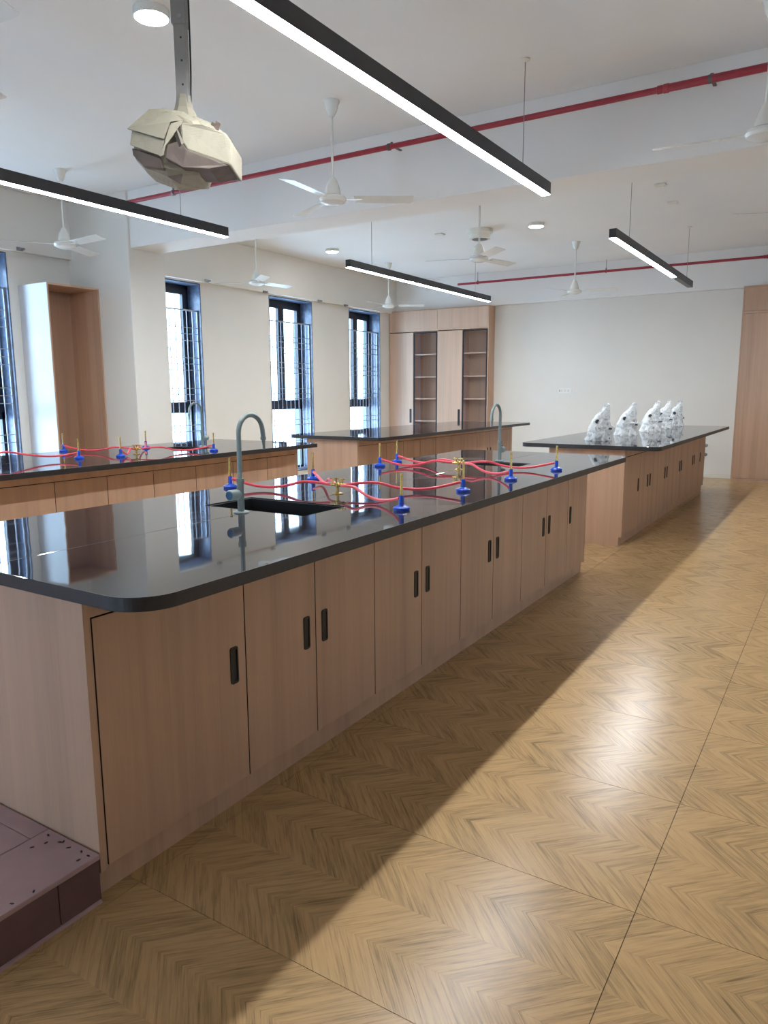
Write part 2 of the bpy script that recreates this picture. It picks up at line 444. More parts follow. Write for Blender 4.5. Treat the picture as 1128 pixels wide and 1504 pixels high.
# ------------------------------------------------------------------ windows and grilles
FX = XL - 0.31      # window frame plane
bar_me = MB().cyl((0, 0, 0.10), (0, 0, 2.70), 0.0055, 6).mesh('bar', 'grille', True)
def window(n, a, b, loc=None, rotz=0.0):
    w = struct(obj('window_%d' % n, None, None, loc or (XL, (a + b) / 2, WIN_Z0), rotz), 'tall narrow black framed window in dark stone reveal')
    h = (b - a) / 2; H = WIN_Z1 - WIN_Z0; fx = FX - XL
    t = 0.018
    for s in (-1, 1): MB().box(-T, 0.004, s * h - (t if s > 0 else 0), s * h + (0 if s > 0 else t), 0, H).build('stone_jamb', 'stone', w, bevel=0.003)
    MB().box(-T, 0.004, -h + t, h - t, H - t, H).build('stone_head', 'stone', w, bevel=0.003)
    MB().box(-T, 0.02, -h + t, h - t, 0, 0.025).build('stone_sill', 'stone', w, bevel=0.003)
    h -= t
    zr0, zr1, zt = 1.10, 1.25, H - t
    f = MB()
    f.box(fx, fx + 0.06, -h, -h + 0.05, 0.025, zt).box(fx, fx + 0.06, h - 0.05, h, 0.025, zt)
    f.box(fx, fx + 0.06, -h, h, zt - 0.06, zt).box(fx, fx + 0.06, -h, h, zr0, zr1 - 0.06).box(fx, fx + 0.06, -h, h, 0.025, 0.06)
    f.build('frame', 'aluminium', w, bevel=0.002)
    for s in (-1, 1):
        y0, y1 = (0.0, h - 0.05) if s > 0 else (-h + 0.05, 0.0)
        z0, z1 = zr1 - 0.06, zt - 0.06; st = 0.075
        sash = MB()
        sash.box(fx + 0.01, fx + 0.075, y0, y0 + st, z0, z1).box(fx + 0.01, fx + 0.075, y1 - st, y1, z0, z1)
        sash.box(fx + 0.01, fx + 0.075, y0 + st, y1 - st, z1 - st, z1).box(fx + 0.01, fx + 0.075, y0 + st, y1 - st, z0, z0 + st)
        so = sash.build('sash', 'aluminium', w, bevel=0.002)
        MB().box(fx + 0.035, fx + 0.041, y0 + st, y1 - st, z0 + st, z1 - st).build('pane', 'glass', so)
        if s > 0:
            hz = (z0 + z1) / 2
            MB().box(fx + 0.075, fx + 0.09, y0 + 0.03, y0 + 0.055, hz - 0.03, hz + 0.05).tube(
                catmull([(fx + 0.09, y0 + 0.042, hz + 0.02), (fx + 0.125, y0 + 0.05, hz + 0.02), (fx + 0.13, y0 + 0.09, hz - 0.01), (fx + 0.13, y0 + 0.12, hz - 0.09)], 5), 0.008, 8).build('handle', 'steel', so, smooth=True)
    MB().box(fx + 0.028, fx + 0.034, -h + 0.05, h - 0.05, 0.06, zr0).build('pane', 'glass', w)
for i, (a, b) in enumerate(WIN): window(i + 1, a, b)
for i, (a, b) in enumerate(FILL_WIN_RIGHT): window(i + 5, a, b, (XR, (a + b) / 2, WIN_Z0), math.pi)  # added window, lets in fill light on doors and aisle floor
for i, (a, b) in enumerate(FILL_WIN_BACK): window(i + 6, a, b, ((a + b) / 2, YB, WIN_Z0), math.pi / 2)  # added windows, let in fill light on the near bench end
GL = ['grey window grille beside the open shelf cabinet', 'grey window grille partly hidden behind the column',
      'grey window grille between the column window and the far corner window', 'grey window grille next to the glass-door cupboards']
for i, (a, b) in enumerate(WIN):
    g = thing('window_grille', GL[i], 'grille', (XL - 0.055, (a + b) / 2, WIN_Z0), 0, 'window grilles')
    h = (b - a) / 2 - 0.02
    MB().box(-0.009, 0.009, -h, -h + 0.022, 0.03, 2.60).build('side_bar', 'grille', g)
    MB().box(-0.009, 0.009, h - 0.022, h, 0.03, 2.60).build('side_bar', 'grille', g)
    rail_me = MB().box(-0.005, 0.005, -h + 0.022, h - 0.022, -0.005, 0.005).mesh('rail', 'grille')
    MB().box(-0.009, 0.009, -h, h, 2.60, 2.622).build('top_rail', 'grille', g)
    MB().box(-0.009, 0.009, -h, h, 0.025, 0.047).build('bottom_rail', 'grille', g)
    for z in (2.36, 2.27, 2.17, 1.92, 1.83, 1.74, 1.47, 1.38, 1.29, 0.92, 0.83, 0.55, 0.46): obj('rail', rail_me, g, (0, 0, z))
    vb = MB().box(-0.0055, 0.0055, -0.0055, 0.0055, 0.047, 2.60).mesh('bar', 'grille')
    n = 10
    for k in range(1, n): obj('bar', vb, g, (0.0, -h + 2 * h * k / n, 0))
BR = [((XL + 0.07, 5.26, 3.12), 'small metal curtain bracket on the lintel beside the leftmost window'), ((XL + 0.07, 8.21, 3.12), 'small metal curtain bracket on the lintel right of the column window'),
      ((XL + 0.07, 9.50, 3.10), 'small metal curtain bracket at the left top corner of the middle window'), ((XL + 0.07, 10.98, 3.10), 'small metal curtain bracket at the right top corner of the middle window'),
      ((XL + 0.07, 11.80, 3.10), 'small metal curtain bracket at the left top corner of the far window')]
for p, l in BR:
    b_ = thing('curtain_bracket', l, 'bracket', p, 0, 'curtain brackets')
    MB().box(0, 0.006, -0.04, 0.04, 0.015, 0.055).build('plate', 'steel', b_, bevel=0.002)
    for s in (-0.025, 0.025): MB().cyl((0.006, s, 0.035), (0.05, s, 0.035), 0.014, 10).build('rod_holder', 'steel', b_, smooth=True)

# ------------------------------------------------------------------ laboratory benches
ZT, TH = 0.985, 0.040
SEAM = [0.027, 0.65, 1.065, 1.51, 1.955, 2.405, 2.855, 3.325, 3.79, 4.27, 4.725]
HSIDE = [1, 1, -1, 1, -1, 1, -1, 1, -1, -1]
BW, BL = 0.755, 4.745         # base width (X) and length (Y)
def rrect(w, h, r, n=4):
    out = []
    for cx, cy, a0 in ((w / 2 - r, h / 2 - r, 0), (-w / 2 + r, h / 2 - r, 90), (-w / 2 + r, -h / 2 + r, 180), (w / 2 - r, -h / 2 + r, 270)):
        for i in range(n + 1):
            a = R(a0 + 90 * i / n); out.append((cx + r * math.cos(a), cy + r * math.sin(a)))
    return out
def handle_meshes():
    o, i_ = rrect(0.038, 0.136, 0.009), rrect(0.025, 0.120, 0.006); n = len(o); mb = MB()
    vs = [(0, p[0], p[1]) for p in o] + [(0.004, p[0], p[1]) for p in o] + [(0.004, p[0], p[1]) for p in i_] + [(0.0008, p[0], p[1]) for p in i_]
    fs = []
    for a in range(3):
        for k in range(n): fs.append((a * n + k, a * n + (k + 1) % n, (a + 1) * n + (k + 1) % n, (a + 1) * n + k))
    fs.append(tuple(range(3 * n, 4 * n))); mb.add(vs, fs)
    return mb.mesh('handle', 'black_plastic')
HANDLE = handle_meshes()
def bench(label, x, y):
    """local origin: floor under the near end of the door plane; doors face +X"""
    b_ = thing('bench_cabinet', label, 'lab bench', (x, y, 0), 0, 'wooden laboratory bench bases')
    MB().box(-BW + 0.018, -0.024, 0.018, BL - 0.018, 0.091, 0.109).build('bottom_panel', 'laminate_dark', b_)
    MB().box(-0.030, -0.024, 0.018, BL - 0.018, 0.109, ZT - TH - 0.073).build('gap_shade_backing', 'gap', b_)  # dark panel put behind the doors as the shade in their gaps
    for xa in (-BW, -0.018): MB().box(xa, xa + 0.018, 0.018, BL - 0.018, ZT - TH - 0.073, ZT - TH).build('apron', 'laminate', b_, bevel=0.001)
    MB().box(-BW + 0.03, -0.028, 0.018, BL - 0.018, 0, 0.090).build('plinth', 'laminate', b_, bevel=0.001)
    MB().box(-BW, -BW + 0.018, 0.018, BL - 0.018, 0.093, ZT - TH - 0.075).build('back_panel', 'laminate', b_)
    for y0 in (0, BL - 0.018):
        vs = [(-BW, 0), (-0.028, 0), (-0.028, 0.088), (0, 0.088), (0, ZT - TH), (-BW, ZT - TH)]
        mb = MB(); n = len(vs)
        mb.add([(p[0], y0, p[1]) for p in vs] + [(p[0], y0 + 0.018, p[1]) for p in vs],
               [tuple(range(n)), tuple(range(n, 2 * n))[::-1]] + [(i, (i + 1) % n, n + (i + 1) % n, n + i) for i in range(n)])
        mb.build('end_panel', 'laminate', b_)
    MB().box(-0.024, -0.0003, 0.018, SEAM[0] - 0.003, 0.093, ZT - TH - 0.073).build('filler_strip', 'laminate', b_)
    for i in range(10):
        y0, y1 = SEAM[i], SEAM[i + 1]
        d = MB().box(-0.020, 0, 0.0024, y1 - y0 - 0.0024, 0.097, 0.867).build('door', 'laminate', b_, bevel=0.0012, loc=(0, y0, 0))
        d.data.materials.append(M['gap'])  # dark door edges deepen the seams between doors
        for p in d.data.polygons:
            if p.normal.x < 0.3: p.material_index = 1
        hy = (y1 - y0 - 0.062) if HSIDE[i] > 0 else 0.058
        obj('handle', HANDLE, d, (0.0002, hy, 0.545))
    return b_
def worktop(label, x0, x1, y0, y1, holes, rad):
    """two granite slabs joined along the middle; sink cut-outs straddle the joint"""
    w = thing('laboratory_worktop', label, 'worktop', (x0, y0, ZT - TH), 0, 'black granite worktops')
    W, L = x1 - x0, y1 - y0; xm = W / 2
    def arc(cx, cy, a0, r, n=18): return [(cx + r * math.cos(R(a0 + 90 * i / n)), cy + r * math.sin(R(a0 + 90 * i / n))) for i in range(n + 1)]
    g = 0.0008
    hs = sorted([(ha - x0, hb - x0, hc - y0, hd - y0) for ha, hb, hc, hd in holes], key=lambda h: h[2])
    right = [(xm + g, 0)] + arc(W - rad, rad, -90, rad) + arc(W - rad, L - rad, 0, rad) + [(xm + g, L)]
    for ha, hb, hc, hd in reversed(hs): right += [(xm + g, hd), (hb, hd), (hb, hc), (xm + g, hc)]
    left = [(xm - g, L)] + arc(rad, L - rad, 90, rad) + arc(rad, rad, 180, rad) + [(xm - g, 0)]
    for ha, hb, hc, hd in hs: left += [(xm - g, hc), (ha, hc), (ha, hd), (xm - g, hd)]
    for poly in (right, left):
        mb = MB().prism(poly, 0, TH)
        so = mb.build('granite_slab', 'worktop', w, bevel=0.0025)
        so.data.materials.append(M['worktop_edge'])
        for p in so.data.polygons:
            if p.normal.z < 0.4: p.material_index = 1
    return w
def sink(label, x0, x1, y0, y1):
    s = thing('sink', label, 'sink', ((x0 + x1) / 2, (y0 + y1) / 2, ZT - 0.26), 0, 'black sinks')
    a, b = (x1 - x0) / 2 - 0.002, (y1 - y0) / 2 - 0.002; t = 0.012; zt = 0.26 - 0.006
    MB().box(-a, a, -b, b, 0, 0.012).build('bowl_floor', 'sink', s)
    mb = MB().box(-a, -a + t, -b, b, 0.012, zt).box(a - t, a, -b, b, 0.012, zt).box(-a + t, a - t, -b, -b + t, 0.012, zt).box(-a + t, a - t, b - t, b, 0.012, zt)
    mb.build('bowl_wall', 'sink', s)
    MB().lathe([(0.0, 0), (0.04, 0.0), (0.042, 0.004), (0.03, 0.005), (0.0, 0.003)], 20, (0.05, 0, 0.012), cap=False).build('drain', 'steel', s, smooth=True)
    return s
BX1, BX3, BX4 = -1.773, -4.815, -4.873
bench('wooden bench base nearest the camera with black inset door pulls', BX1, 1.225)
bench('wooden bench base under the microscopes', BX1, 7.165)
bench('wooden bench base on the window side beside the open shelf cabinet', BX3, 1.224)
bench('wooden bench base in front of the glass-door cupboards', BX4, 7.165)
WX0, WX1 = -2.905, -1.455
S1 = (-2.50, -1.91, 2.40, 2.72); S2 = (-2.50, -1.91, 4.76, 5.05)
worktop('black polished worktop nearest the camera with two sinks', WX0, WX1, 1.165, 6.03, [S1, S2], 0.13)
worktop('black polished worktop carrying the wrapped microscopes', -2.82, -1.445, 7.10, 11.86, [], 0.10)
worktop('black polished worktop on the window side with gas burners', WX0 - 3.13, WX1 - 3.13, 1.165, 6.05, [(S2[0] - 3.04, S2[1] - 3.14, S2[2], S2[3])], 0.06)
worktop('bare black polished worktop in front of the glass-door cupboards', -2.82 - 3.06, -1.445 - 3.06, 7.10, 11.86, [], 0.10)
sink('black sink in the near worktop beside the large grey faucet', *S1)
sink('black sink at the far end of the near worktop', *S2)
sink('black sink in the window side worktop', S2[0] - 3.04, S2[1] - 3.14, S2[2], S2[3])

def faucet(label, x, y, d):
    """d=+1: spout reaches +Y and the knob points -Y"""
    f = thing('gooseneck_faucet', label, 'faucet', (x, y, ZT), 0 if d > 0 else math.pi, 'grey gooseneck faucets')
    MB().lathe([(0.034, 0), (0.034, 0.004), (0.026, 0.007), (0.0, 0.008)], 24).build('flange', 'tap_grey', f, smooth=True)
    MB().lathe([(0.0145, 0.007), (0.0145, 0.125), (0.0175, 0.135), (0.0175, 0.150), (0.0, 0.150)], 20).build('valve_body', 'tap_grey', f, smooth=True)
    r = 0.077; zt = 0.43 - r - 0.010
    pts = [(0, 0, 0.148), (0, 0, 0.22), (0, 0, 0.29)] + [(0, r - r * math.cos(R(a)), zt + r * math.sin(R(a))) for a in range(0, 172, 9)]
    e = pts[-1]; pts.append((0, e[1] + 0.004, e[2] - 0.035))
    MB().tube(pts, 0.0105, 14).build('spout', 'tap_grey', f, smooth=True)
    e = Vector(pts[-1])
    MB().lathe([(0.013, 0), (0.013, 0.012), (0.008, 0.013), (0.0085, 0.022), (0.0065, 0.026), (0.0075, 0.034), (0.0055, 0.038), (0.0065, 0.046), (0.005, 0.056)], 16, e, (0, 0.06, -1)).build('nozzle', 'tap_grey', f, smooth=True)
    k = MB().lathe([(0.013, 0.0), (0.015, 0.018), (0.023, 0.022), (0.0235, 0.066), (0.021, 0.070), (0.019, 0.070)], 24, (0, 0, 0.082), (0, -1, 0)).build('knob', 'tap_grey', f, smooth=True)
    MB().lathe([(0.0, 0), (0.0185, 0.0), (0.017, 0.003), (0.0, 0.0035)], 20, (0, -0.0695, 0.082), (0, -1, 0), cap=False).build('knob_cap', 'tap_blue', k, smooth=True)
    return f
faucet('large grey gooseneck faucet at the near sink', -2.204, 2.335, 1)
faucet('grey gooseneck faucet at the far end of the near worktop', -2.194, 5.125, -1)
faucet('grey gooseneck faucet on the window side worktop', -5.315, 5.125, -1)

# ------------------------------------------------------------------ burners, gas taps, hoses
def burner_proto():
    b_ = thing('bunsen_burner', 'x', 'burner', (0, 0, 0), 0, 'blue laboratory burners')
    MB().lathe([(0.036, 0), (0.038, 0.004), (0.038, 0.012), (0.030, 0.017), (0.013, 0.024), (0.0, 0.024)], 24).build('base', 'blue', b_, smooth=True)
    MB().lathe([(0.0115, 0.022), (0.0115, 0.062), (0.0095, 0.065), (0.0, 0.065)], 16).build('collar', 'blue', b_, smooth=True)
    MB().lathe([(0.0068, 0.064), (0.0062, 0.15), (0.0072, 0.151), (0.0072, 0.163), (0.005, 0.163), (0.005, 0.155)], 14).build('barrel', 'brass', b_, smooth=True)
    MB().cyl((0.009, 0, 0.05), (0.026, 0, 0.05), 0.0042, 10).build('gas_inlet', 'brass', b_, smooth=True)
    return b_
BP = [(-2.84, 2.93), (-2.667, 3.448), (-1.638, 2.749), (-1.67, 3.433), (-2.756, 4.33), (-2.80, 4.634), (-1.652, 4.033), (-1.597, 4.677),
      (-5.97, 4.06), (-5.172, 3.65), (-5.035, 3.941), (-5.642, 4.71), (-4.80, 4.76)]
BLAB = ['blue burner half hidden behind the large grey faucet', 'blue burner behind the near brass gas tap', 'large blue burner nearest the camera at the front edge of the near worktop',
        'blue burner at the front edge standing before the second brass gas tap', 'blue burner at the rear edge, left one of the two before the cupboard bench',
        'blue burner at the rear edge, right one of the two before the cupboard bench', 'blue burner at the front edge left of the rightmost one', 'rightmost blue burner on the near worktop',
        'blue burner in front of the open shelf cabinet, left and rearmost', 'blue burner in front of the open shelf cabinet, at the front edge', 'blue burner just left of the brass tap on the window side worktop',
        'blue burner behind the brass tap on the window side worktop', 'rightmost blue burner on the window side worktop']
TAPS = [((-2.187, 3.03), 'brass four way gas tap beside the near sink'), ((-2.175, 4.40), 'brass four way gas tap behind the front edge burner'), ((-5.12, 4.17), 'brass four way gas tap on the window side worktop')]
proto = burner_proto()
tap_of = [0, 0, 0, 0, 1, 1, 1, 1, 2, None, 2, 2, 2]
burners = []
for i, (x, y) in enumerate(BP):
    o = proto if i == 0 else copy_tree(proto)
    o['label'] = BLAB[i]; o.location = (x, y, ZT); burners.append(o)
TAP_ANG = [[189, 139, -27, 38], [197, 148, -38, 24], [187, -70, 134, 61]]
def gas_tap(x, y, label, angles):
    t = thing('gas_tap', label, 'gas tap', (x, y, ZT), 0, 'brass gas taps')
    MB().lathe([(0.030, 0), (0.030, 0.004), (0.020, 0.007), (0.012, 0.009), (0.0, 0.009)], 20).build('flange', 'brass', t, smooth=True)
    MB().lathe([(0.008, 0.008), (0.008, 0.034), (0.015, 0.038), (0.015, 0.056), (0.010, 0.060), (0.0, 0.060)], 16).build('column', 'brass', t, smooth=True)
    for a in angles:
        a = R(a); c, s = math.cos(a), math.sin(a)
        v = MB().cyl((0.012 * c, 0.012 * s, 0.047), (0.034 * c, 0.034 * s, 0.047), 0.0075, 12).build('outlet', 'brass', t, smooth=True)
        MB().lathe([(0.006, 0), (0.0045, 0.006), (0.006, 0.009), (0.0045, 0.014), (0.0055, 0.018), (0.004, 0.024)], 12, (0.034 * c, 0.034 * s, 0.047), (c, s, 0)).build('hose_tail', 'brass', v, smooth=True)
        MB().cyl((0.026 * c, 0.026 * s, 0.050), (0.026 * c, 0.026 * s, 0.076), 0.0042, 10).box(0.026 * c - 0.017, 0.026 * c + 0.017, 0.026 * s - 0.004, 0.026 * s + 0.004, 0.074, 0.080).build('lever', 'brass', v)
    return t
for (p, l), an in zip(TAPS, TAP_ANG): gas_tap(p[0], p[1], l, an)
def hose(label, a, bpt, da, db, sag=0.03, side=0.0):
    """a: burner inlet end, bpt: tap end, da/db: directions in which the hose leaves them"""
    a, b = Vector(a), Vector(bpt); L = (b - a).length
    nrm = Vector((-(b - a).y, (b - a).x, 0)).normalized()
    c1 = a + Vector(da).normalized() * L * 0.36 + nrm * side; c2 = b + Vector(db).normalized() * L * 0.36 - nrm * side * 0.6
    pts = []
    for i in range(33):
        u = i / 32; w = 1 - u
        p = a * w ** 3 + c1 * 3 * w * w * u + c2 * 3 * w * u * u + b * u ** 3
        p.z += -sag * math.sin(math.pi * min(1, u / 0.72)) ** 1.0 * (1 if u < 0.72 else 0) + 0.008 * math.sin(math.pi * max(0, (u - 0.60) / 0.40))
        p.z = max(p.z, ZT + 0.0085); pts.append(p)
    # soften the height profile
    for _ in range(3):
        zs = [p.z for p in pts]
        for i in range(1, len(pts) - 1): pts[i].z = (zs[i - 1] + zs[i] * 2 + zs[i + 1]) / 4
    o = MB().tube(pts, 0.0076, 10).build('rubber_hose', 'rubber', None, smooth=True)
    return tag(o, label, 'hose', 'red rubber gas hoses')
HL = ['red rubber hose from the burner behind the large grey faucet', 'red rubber hose from the burner behind the near brass gas tap', 'red rubber hose to the largest nearest burner',
      'red rubber hose to the burner before the second brass tap', 'red rubber hose from the left rear edge burner on the near worktop', 'red rubber hose from the right rear edge burner on the near worktop',
      'red rubber hose to the front edge burner left of the rightmost one', 'long red rubber hose to the rightmost burner on the near worktop', 'red rubber hose from the rearmost burner at the open shelf cabinet',
      'red rubber hose leaving the picture at the left edge', 'short red rubber hose joining the burner left of the window side tap', 'short red looped rubber hose behind the window side brass tap', 'red rubber hose to the rightmost burner of the window side worktop']
slot = {0: 0, 1: 0, 2: 0}
for i, ti in enumerate(tap_of):
    bx, by = BP[i]
    tx, ty = TAPS[ti][0] if ti is not None else (-5.33, 2.95)
    ang = math.atan2(ty - by, tx - bx)
    burners[i].rotation_euler = (0, 0, ang)
    a = (bx + 0.017 * math.cos(ang), by + 0.017 * math.sin(ang), ZT + 0.05)
    if ti is None:
        hose(HL[i], a, (tx, ty, ZT + 0.03), (math.cos(ang), math.sin(ang), 0), (0, 0.2, 0.1), 0.033, -0.02); continue
    oa = R(TAP_ANG[ti][slot[ti]]); slot[ti] += 1
    c, s = math.cos(oa), math.sin(oa)
    hose(HL[i], a, (tx + 0.042 * c, ty + 0.042 * s, ZT + 0.047), (math.cos(ang), math.sin(ang), 0.02), (c, s, 0.0), 0.034, 0.03 * (1 if i % 2 else -1))

# ------------------------------------------------------------------ wrapped microscopes
def microscope(label, x, y, rot, seed, s=1.0):
    """local +X is the stage side; the arm rises on the -X side and carries the head forward"""
    rnd = random.Random(seed)
    t = thing('microscope', label, 'microscope', (x, y, ZT), rot, 'plastic wrapped microscopes')
    dark = seed == 1
    MB().prism([(-0.10, -0.075), (0.09, -0.06), (0.10, 0.0), (0.09, 0.06), (-0.10, 0.075), (-0.115, 0)], 0.003, 0.035).build('base', 'scope_dark' if dark else 'scope', t, bevel=0.006)
    MB().lathe([(0.032, 0.035), (0.032, 0.052), (0.026, 0.056), (0.0, 0.056)], 16, (0.04, 0, 0)).build('lamp_housing', 'scope_dark', t, smooth=True)
    MB().tube(catmull([(-0.075, 0, 0.03), (-0.09, 0, 0.10), (-0.075, 0, 0.18), (-0.035, 0, 0.245), (0.0, 0, 0.275)], 5), 0.026, 12).build('arm', 'scope', t, smooth=True)
    MB().box(-0.055, 0.105, -0.07, 0.07, 0.118, 0.136).build('stage', 'scope_dark', t, bevel=0.003)
    for sy in (-1, 1): MB().lathe([(0.020, 0), (0.024, 0.004), (0.024, 0.02), (0.020, 0.026), (0.0, 0.026)], 16, (-0.045, sy * 0.035, 0.20), (0, sy, 0)).build('focus_knob', 'scope_dark', t, smooth=True)
    ob = MB()
    for a in (-28, 0, 28): ob.cyl((0.045, 0, 0.232), (0.045 + 0.06 * math.sin(R(a)), 0.018 * math.sin(R(a * 2)), 0.165), 0.013, 12, 0.010)
    ob.build('objective_turret', 'scope_dark', t, smooth=True)
    MB().box(-0.02, 0.080, -0.030, 0.030, 0.228, 0.290).build('head', 'scope', t, bevel=0.008)
    for sy in (-0.022, 0.022):
        MB().cyl((0.035, sy * 0.8, 0.28), (0.055, sy, 0.355), 0.016, 14).cyl((0.055, sy, 0.355), (0.058, sy, 0.370), 0.019, 14).build('eyepiece', 'scope_dark' if sy > 0 else 'scope', t, smooth=True)
    # draped clear bag
    n = 30
    rows = [(0.001, -0.165, 0.125, 0.112), (0.02, -0.155, 0.118, 0.100), (0.05, -0.140, 0.112, 0.090), (0.09, -0.132, 0.108, 0.086), (0.112, -0.128, 0.118, 0.086), (0.142, -0.120, 0.122, 0.086), (0.165, -0.112, 0.098, 0.070),
            (0.20, -0.095, 0.092, 0.064), (0.24, -0.068, 0.095, 0.056), (0.275, -0.040, 0.094, 0.050), (0.30, -0.010, 0.088, 0.046), (0.335, 0.018, 0.090, 0.046), (0.37, 0.026, 0.090, 0.044), (0.385, 0.045, 0.075, 0.018)]
    vs, fs = [], []
    ph = [rnd.uniform(0, 6.28) for _ in range(4)]
    for k, (z, a0, a1, ry) in enumerate(rows):
        cx, rx = (a0 + a1) / 2, (a1 - a0) / 2
        for i in range(n):
            a = 2 * math.pi * i / n
            f = 1 + 0.045 * math.sin(4 * a + ph[0] + 9 * z) + 0.035 * math.sin(7 * a + ph[1] - 25 * z) + rnd.uniform(-0.03, 0.03)
            vs.append((cx + rx * f * math.cos(a), ry * f * math.sin(a), max(0.001, z + (rnd.uniform(-0.006, 0.006) if k else 0))))
    for k in range(len(rows) - 1):
        for i in range(n): fs.append((k * n + i, k * n + (i + 1) % n, (k + 1) * n + (i + 1) % n, (k + 1) * n + i))
    fs.append(tuple(range((len(rows) - 1) * n, len(rows) * n)))
    MB().add(vs, fs).build('plastic_cover', 'bag', t, smooth=True)
    t.scale = (s, s, s)
    return t
MS = [(-2.198, 7.80, 28, 1, 1.0, 'plastic wrapped microscope with dark base, leftmost and nearest on the worktop'), (-2.19, 8.90, 24, 2, 0.98, 'plastic wrapped white microscope, second from the left'),
      (-2.12, 9.86, 32, 3, 1.0, 'plastic wrapped white microscope in the middle of the five'), (-2.15, 10.72, 20, 4, 0.98, 'plastic wrapped white microscope half hidden behind the middle one'), (-2.14, 11.48, 36, 5, 0.97, 'plastic wrapped microscope farthest along the worktop, rightmost')]
for x, y, a, sd, s, l in MS: microscope(l, x, y, R(a), sd, s)

# ------------------------------------------------------------------ cupboards on the far wall
def far_cupboard():
    x0, x1, yf, yb, z1 = -8.34, -6.06, 13.50, 13.796, 3.165
    t = thing('tall_cupboard', 'tall wooden cupboard with two glass doors in the far corner', 'cupboard', (x0, yf, 0))
    W, D = x1 - x0, yb - yf; th = 0.018; zs = 2.745
    for xx in (0, W - th): MB().box(xx, xx + th, 0.0, D, 0, z1).build('side_panel', 'laminate', t, bevel=0.001)
    MB().box(th, W - th, D - 0.008, D, 0.0, z1).build('back_panel', 'laminate_dark', t)
    MB().box(th, W - th, 0.004, D - 0.008, 0.0, 0.08).build('plinth', 'laminate', t)
    MB().box(th, W - th, 0.0, D - 0.008, zs - 0.012, zs + 0.012).build('divider', 'laminate2', t)
    MB().box(th, W - th, 0.02, D - 0.008, z1 - th, z1).build('top_panel', 'laminate', t)
    xs = [0.018, 0.585, 1.150, 1.715, W - th]
    for xm in xs[1:-1]: MB().box(xm - 0.009, xm + 0.009, 0.022, D - 0.008, 0.08, zs - 0.012).build('partition', 'laminate', t)
    for k, (a, b) in enumerate(((xs[0], xs[2]), (xs[2], xs[4]))):
        MB().box(a + 0.002, b - 0.002, 0.0, 0.019, zs + 0.015, z1 - 0.02).build('loft_door', 'laminate2', t, bevel=0.001)
    sh = 0.455
    for k in range(4):
        a, b = xs[k] + 0.002, xs[k + 1] - 0.002
        if k % 2 == 0:
            d = MB().box(a, b, 0.0, 0.019, 0.085, zs - 0.03).build('door', 'laminate2', t, bevel=0.001)
            MB().box(b - 0.085, b - 0.035, -0.006, 0.0, 1.0 - 0.14, 1.0 + 0.15).build('handle', 'black_plastic', d, bevel=0.004)
        else:
            f = 0.026
            d = MB().box(a, a + f, 0.0, 0.019, 0.085, zs - 0.03).box(b - f, b, 0.0, 0.019, 0.085, zs - 0.03).box(a + f, b - f, 0.0, 0.019, zs - 0.03 - f, zs - 0.03).box(a + f, b - f, 0.0, 0.019, 0.085, 0.085 + f).build('glass_door', 'aluminium', t)
            MB().box(a + f, b - f, 0.008, 0.012, 0.085 + f, zs - 0.03 - f).build('glass_pane', 'glass', d)
        for z in (0.44, 0.90, 1.36, 1.81, 2.265):
            if k % 2: MB().box(xs[k] + 0.009, xs[k + 1] - 0.009, 0.03, D - 0.009, z - 0.011, z + 0.011).build('shelf', 'laminate2', t)
far_cupboard()
def right_wardrobe():
    x0, yf = -1.585, 13.50; W, D, z1 = 2.30, 0.296, 3.168
    t = thing('tall_wardrobe', 'tall plain wooden wardrobe at the right edge on the far wall', 'cupboard', (x0, yf, 0))
    MB().box(0.02, W - 0.02, 0.022, D, 0.0, z1 - 0.02).build('carcass', 'gap', t)
    for xx in (0, W - 0.02): MB().box(xx, xx + 0.02, 0, D, 0, z1).build('side_panel', 'laminate', t)
    MB().box(0.02, W - 0.02, 0, D, z1 - 0.02, z1).build('top_panel', 'laminate', t)
    MB().box(0.02, W - 0.02, 0.004, 0.022, 0, 0.045).build('plinth', 'laminate', t)
    MB().box(0.02, W - 0.02, 0.0, 0.022, 2.735, 2.768).build('rail', 'laminate', t)
    n = 3; w = (W - 0.04) / n
    for k in range(n):
        a = 0.02 + k * w
        MB().box(a + 0.003, a + w - 0.003, 0, 0.02, 0.05, 2.730).build('door', 'laminate', t, bevel=0.001)
        MB().box(a + 0.003, a + w - 0.003, 0, 0.02, 2.773, z1 - 0.023).build('loft_door', 'laminate', t, bevel=0.001)
right_wardrobe()
def open_cabinet():
    y0, y1, x0, x1, z1 = 5.245, 5.936, XL + 0.002, -7.80, 2.75
    t = thing('open_shelf_cabinet', 'tall open wooden cabinet with a white side standing between window and column', 'cabinet', (x0, y0, 0))
    D, W = x1 - x0, y1 - y0; th = 0.02
    MB().box(0, D - 0.004, 0, 0.004, 0, z1).build('white_side_sheet', 'cab_white', t)
    MB().box(0, D, 0.004, th, 0, z1).build('side_panel', 'laminate', t)
    MB().box(0, D, W - th, W, 0, z1).build('side_panel', 'laminate', t)
    MB().box(0, 0.01, th, W - th, 0, z1 - th).build('back_panel', 'laminate_dark', t)
    MB().box(0, D, th, W - th, z1 - th, z1).build('top_panel', 'laminate', t)
    MB().box(0.01, D, th, W - th, 0.08, 0.10).build('bottom_panel', 'laminate', t)
    MB().box(0.01, D - 0.02, th, W - th, 0.0, 0.08).build('plinth', 'laminate', t)
open_cabinet()

